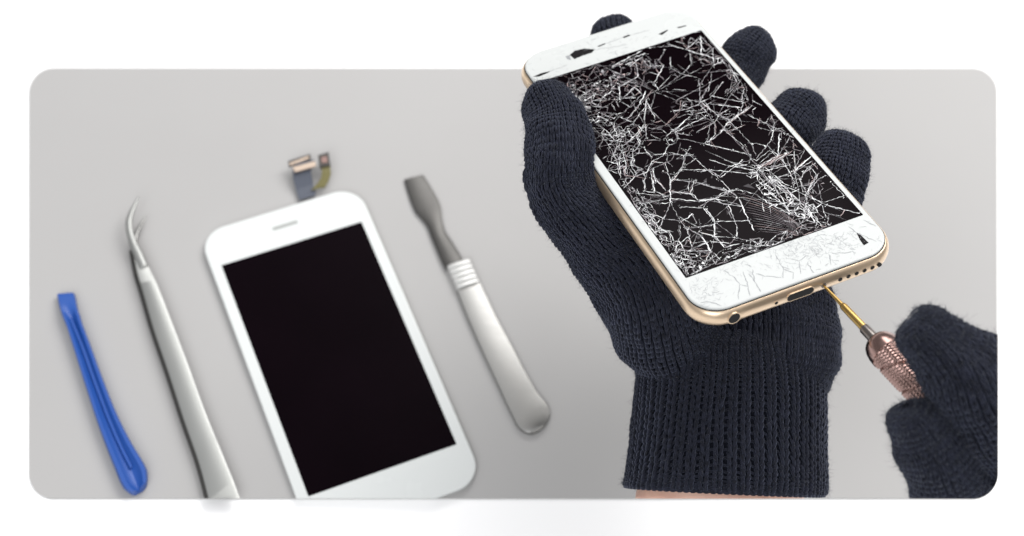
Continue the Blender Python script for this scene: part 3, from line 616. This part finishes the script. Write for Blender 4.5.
def build_cuff(name, parent, rows, off, planes, nrib=40, hrow=1.45, nf=2500, length=None):
    rows = np.array(smooth_rows(rows, 8)); cl = np.linalg.norm(np.diff(rows[:, :3], axis=0), axis=1).sum(); nrow = int(cl / hrow)
    # equal-arc angle table
    uu = np.linspace(0, 2 * math.pi, 721); X = cuff_surface(rows, uu, np.full(721, .5)); La = np.r_[0, np.cumsum(np.linalg.norm(np.diff(X, axis=0), axis=1))]; La /= La[-1]
    ua = lambda a: np.interp(a % 1.0, La, uu)
    def S_(a, v):
        e = 1e-3; X = cuff_surface(rows, ua(a), v); X1_ = cuff_surface(rows, ua(a + e), v); X2 = cuff_surface(rows, ua(a), np.clip(v + .01, 0, 1)); X3 = cuff_surface(rows, ua(a), np.clip(v - .01, 0, 1))
        n = np.cross(X1_ - X, X2 - X3); n /= np.linalg.norm(n, axis=1)[:, None] + 1e-9
        c = np.array([np.interp(np.clip(v, 0, 1) * (len(rows) - 1), np.arange(len(rows)), rows[:, i]) for i in range(3)]).T
        sg = np.sign(((X - c) * n).sum(1)); n *= sg[:, None]; return X, n
    legs = []; m = 6; tt = np.linspace(0, 1, m)
    I, J = np.meshgrid(np.arange(nrib), np.arange(nrow)); I = I.ravel(); J = J.ravel()
    wr = 1.0 / nrib
    for sgn in (-1, 1):
        a = (I[:, None] + .5 + sgn * (.06 + .27 * tt ** .9)[None] + rng.normal(0, .02, (len(I), 1))) * wr
        sway = .012 * np.sin(J[:, None] * .16 + I[:, None] * .5)
        v = 1 - (J[:, None] - .25 + 1.7 * tt[None] + rng.normal(0, .05, (len(I), 1))) / nrow
        X, n = S_((a + sway * wr * 8).ravel(), v.ravel()); X = X.reshape(len(I), m, 3); n = n.reshape(len(I), m, 3)
        prof = np.array([.4, .9, 1, 1, .8, .35]); lift = np.array([-.1, .5, .85, .85, .45, -.15])
        legs.append((X + n * (lift[None] + rng.normal(0, .07, (len(I), 1)))[..., None], n, np.broadcast_to(.66 * prof, (len(I), m)) * rng.uniform(.88, 1.12, (len(I), 1))))
    # purl bumps in the troughs
    a = (I[:, None] + .0 + (tt[None] - .5) * .5) * wr; v = 1 - (J[:, None] + .5 + .25 * np.sin(tt[None] * math.pi)) / nrow
    X, n = S_(a.ravel(), v.ravel()); X = X.reshape(len(I), m, 3); n = n.reshape(len(I), m, 3)
    legs.append((X - n * .1, n, np.broadcast_to(.5 * np.array([.5, .9, 1, 1, .9, .5]), (len(I), m))))
    # bound-off bottom edge
    k = nrib * 2; a = (np.arange(k)[:, None] + tt[None] * 1.3 - .15) / k; v = np.full_like(a, .995)
    X, n = S_(a.ravel(), v.ravel()); X = X.reshape(k, m, 3); n = n.reshape(k, m, 3)
    ax = rows[-1, :3] - rows[-9, :3]; ax /= np.linalg.norm(ax)
    legs.append((X + n * .2 + ax * (np.sin(tt * math.pi) * .5)[None, :, None], n, np.broadcast_to(.85 * prof, (k, m))))
    # ground fabric with real ribs
    na, nv = nrib * 8, 60; A, Vv = np.meshgrid(np.arange(na) / na, np.linspace(0, 1, nv)); X, n = S_(A.ravel(), Vv.ravel())
    X = X + n * (-.45 - .35 * np.cos(2 * math.pi * A.ravel() * nrib + 0))[:, None]
    i, j = np.meshgrid(np.arange(na), np.arange(nv - 1)); i = i.ravel(); j = j.ravel(); i2 = (i + 1) % na
    Q = np.stack([j * na + i, j * na + i2, (j + 1) * na + i2, (j + 1) * na + i], 1)
    # the inside of the sleeve end
    return build_knit(name, parent, legs, (X, Q), nf, off, planes)
ref = np.array([1., 0, 0])
nB = RB[:, 2]
H = Hand(LIMBS_L, 2.6)
offL = at_depth(722, 500, 530)
hl = thing('gloved_hand', 'large hand in navy knitted glove gripping the cracked phone from behind', 'hand', T=offL)
legs = []
L_ = dict((g, c) for g, c in LIMBS_L if g != 'palm')
legs += stitches(H, 'thumb', L_['thumb'], ref, 2.25, 1.5, nrad=12.5)
PALM = [dp(733, 425, 532, 20), dp(733, 390, 532, 22), dp(735, 345, 534, 26), dp(730, 290, 545, 26), dp(715, 220, 570, 24), dp(680, 150, 595, 20)]
legs += stitches(H, 'palm', PALM, ref, 2.05, 1.45, 1.45, 1.0, False, dmax=30)
for g in ('index', 'middle', 'ring', 'little'): legs += stitches(H, g, L_[g], ref, 1.9, 1.35)
base = H.mesh(1.6, -.35)
build_knit('glove', hl, legs, base, 26000, offL, [])
def cuffrow(xl, xr, y, D, hd, dy=0, up=-.25):
    a, b = at_depth(xl, y - dy, D), at_depth(xr, y + dy, D); c = (a + b) / 2; w = (b - a) / 2
    dn = -wdir((xl + xr) / 2, y); dn /= np.linalg.norm(dn); dn = dn + R_CW @ np.array([0, up, 0]); dn /= np.linalg.norm(dn)
    return (*c, *w, *(dn * hd))
rowsL = [cuffrow(660, 806, 346, 537, 18), cuffrow(641, 818, 363, 537, 22.5), cuffrow(639, 822, 384, 536, 24.5), cuffrow(636, 824, 410, 534, 25), cuffrow(632, 824, 450, 532, 25), cuffrow(628, 825, 480, 530, 25.5, 3, -.08), cuffrow(626, 824, 489, 529, 25, 4.5, .03)]
build_cuff('cuff', hl, rowsL, offL, RIM_BOTTOM, 46, 1.4, 9000)
# the forearm's skin under the cuff
def arm_mesh(rows, k=48, nv=24):
    rows = np.array(smooth_rows(rows, 6)); rings = []
    for v in np.linspace(0, 1, nv): rings.append(cuff_surface(rows, np.linspace(0, 2 * math.pi, k, endpoint=False), np.full(k, v)))
    return loft(rings)
V, Fc = arm_mesh([cuffrow(645, 806, 450, 531, 22), cuffrow(637, 806, 490, 529, 23), cuffrow(634, 800, 515, 528, 23.3), cuffrow(632, 800, 560, 526, 24)])
o = mk('forearm', V, Fc, M_SKIN, hl, True, offL); cut(o, RIM_BOTTOM, np.eye(3), offL)
# ------------------------------------------------------------------ screwdriver along the phone's long axis
tip_w = on_phone(821, 283, -3.2)
xl, yl = (RB.T @ (tip_w - TB))[:2]
Yd = -RB[:, 1] * 1.0 + RB[:, 2] * (-.0) ; 
tgt = at_depth(905, 382, 492); base_t = RB @ np.array([6.2, -PH / 2 - .1, ZC]) + TB
A0 = base_t; A1 = at_depth(915, 381.5, (R_CW.T @ (base_t - CAM))[2] - 26); ax = (A1 - A0) / np.linalg.norm(A1 - A0)
e1 = np.cross(ax, [0, 0, 1.]); e1 /= np.linalg.norm(e1); e2 = np.cross(ax, e1)
RS = np.stack([e1, e2, ax], 1)
sd = thing('screwdriver', 'small precision screwdriver with gold shaft and knurled copper handle', 'screwdriver', RS, A0)
def turned(name, prof, m, k=28, knurl=None):
    rings = []
    for z, r in prof:
        a = np.linspace(0, 2 * math.pi, k, endpoint=False); rr_ = np.full(k, float(r)); rings.append(np.c_[rr_ * np.cos(a), rr_ * np.sin(a), np.full(k, z)])
    V, Fc = loft(rings); o = mk(name, V, Fc, m, sd, True); md = o.modifiers.new('e', 'EDGE_SPLIT'); md.split_angle = math.radians(40); return o
pxmm = np.linalg.norm(A1 - A0) / math.hypot(915 - 821, 381.5 - 285)
q = pxmm
turned('shaft', [(0, .3), (3 * q, .4), (8 * q, .42), (24 * q, .62), (28 * q, .7), (29 * q, 1.0), (31 * q, 1.12), (62 * q, 1.15), (63 * q, 1.1)], M_BRASS)
turned('ferrule', [(61 * q, 1.45), (62 * q, 1.6), (83 * q, 1.65)], M_NICK)
turned('dome', [(76 * q, 1.7), (77 * q, 2.3), (78.5 * q, 3.3), (81 * q, 4.1), (85 * q, 4.7), (91 * q, 5.1), (97 * q, 5.2)], M_COPPER)
# knurled grip: diamond pyramids with spiral grooves
ka, kz, z0, z1 = 112, 190, 96 * q, 160 * q
Vk = []; 
for j in range(kz):
    z = z0 + (z1 - z0) * j / (kz - 1)
    for i in range(ka):
        a = 2 * math.pi * i / ka; s1 = (a * 14 / (math.pi) + z * 1.9 / 1.0); s2 = (a * 14 / math.pi - z * 1.9)
        kn = (abs((s1 / 2 % 1) - .5) + abs((s2 / 2 % 1) - .5)) * .42
        g = ((a / (2 * math.pi) * 2 + z / 9.5) % 1); gr = -.5 * math.exp(-((g - .5) / .035) ** 2)
        r = 4.8 + kn + gr; Vk.append((r * math.cos(a), r * math.sin(a), z))
Fk = [(j * ka + i, j * ka + (i + 1) % ka, (j + 1) * ka + (i + 1) % ka, (j + 1) * ka + i) for j in range(kz - 1) for i in range(ka)]
Fk += [tuple(range(ka))[::-1], tuple(range((kz - 1) * ka, kz * ka))]
o = mk('grip', Vk, Fk, M_COPPER, sd, False); 
# ------------------------------------------------------------------ right hand
LIMBS_R = [
    ('index', [dp(1100, 470, 455, 24), dp(1030, 428, 442, 18.5), dp(985, 391, 432, 13.4), dp(959, 367, 428, 10.2), dp(928, 337, 428, 7.5)]),
    ('middle', [dp(1080, 560, 470, 24), dp(1010, 495, 458, 19), dp(978, 436, 452, 12), dp(945, 400, 444, 8.5)]),
    ('thumb', [dp(1060, 650, 470, 22), dp(985, 545, 455, 14), dp(955, 495, 442, 10.6), dp(936, 458, 434, 9.0), dp(917, 426, 430, 7.3)]),
]
HR = Hand(LIMBS_R, .9)
offR = at_depth(985, 480, 450)
hr = thing('gloved_hand', 'hand in navy knitted glove turning the small screwdriver at right edge', 'hand', T=offR)
legs = []
for g, c in LIMBS_R: legs += stitches(HR, g, c[1:] if True else c, ref, 2.3, 1.7, nrad=12)
legs = [l for l in legs]
flt = []
for P, G, R_ in legs:
    m = np.ones(len(P), bool)
    for n in RIM: m &= ((P[:, 2] - CAM) @ n) < 1.0
    flt.append((P[m], G[m], R_[m]))
build_knit('glove', hr, flt, HR.mesh(1.5, -.3), 6000, offR, RIM)
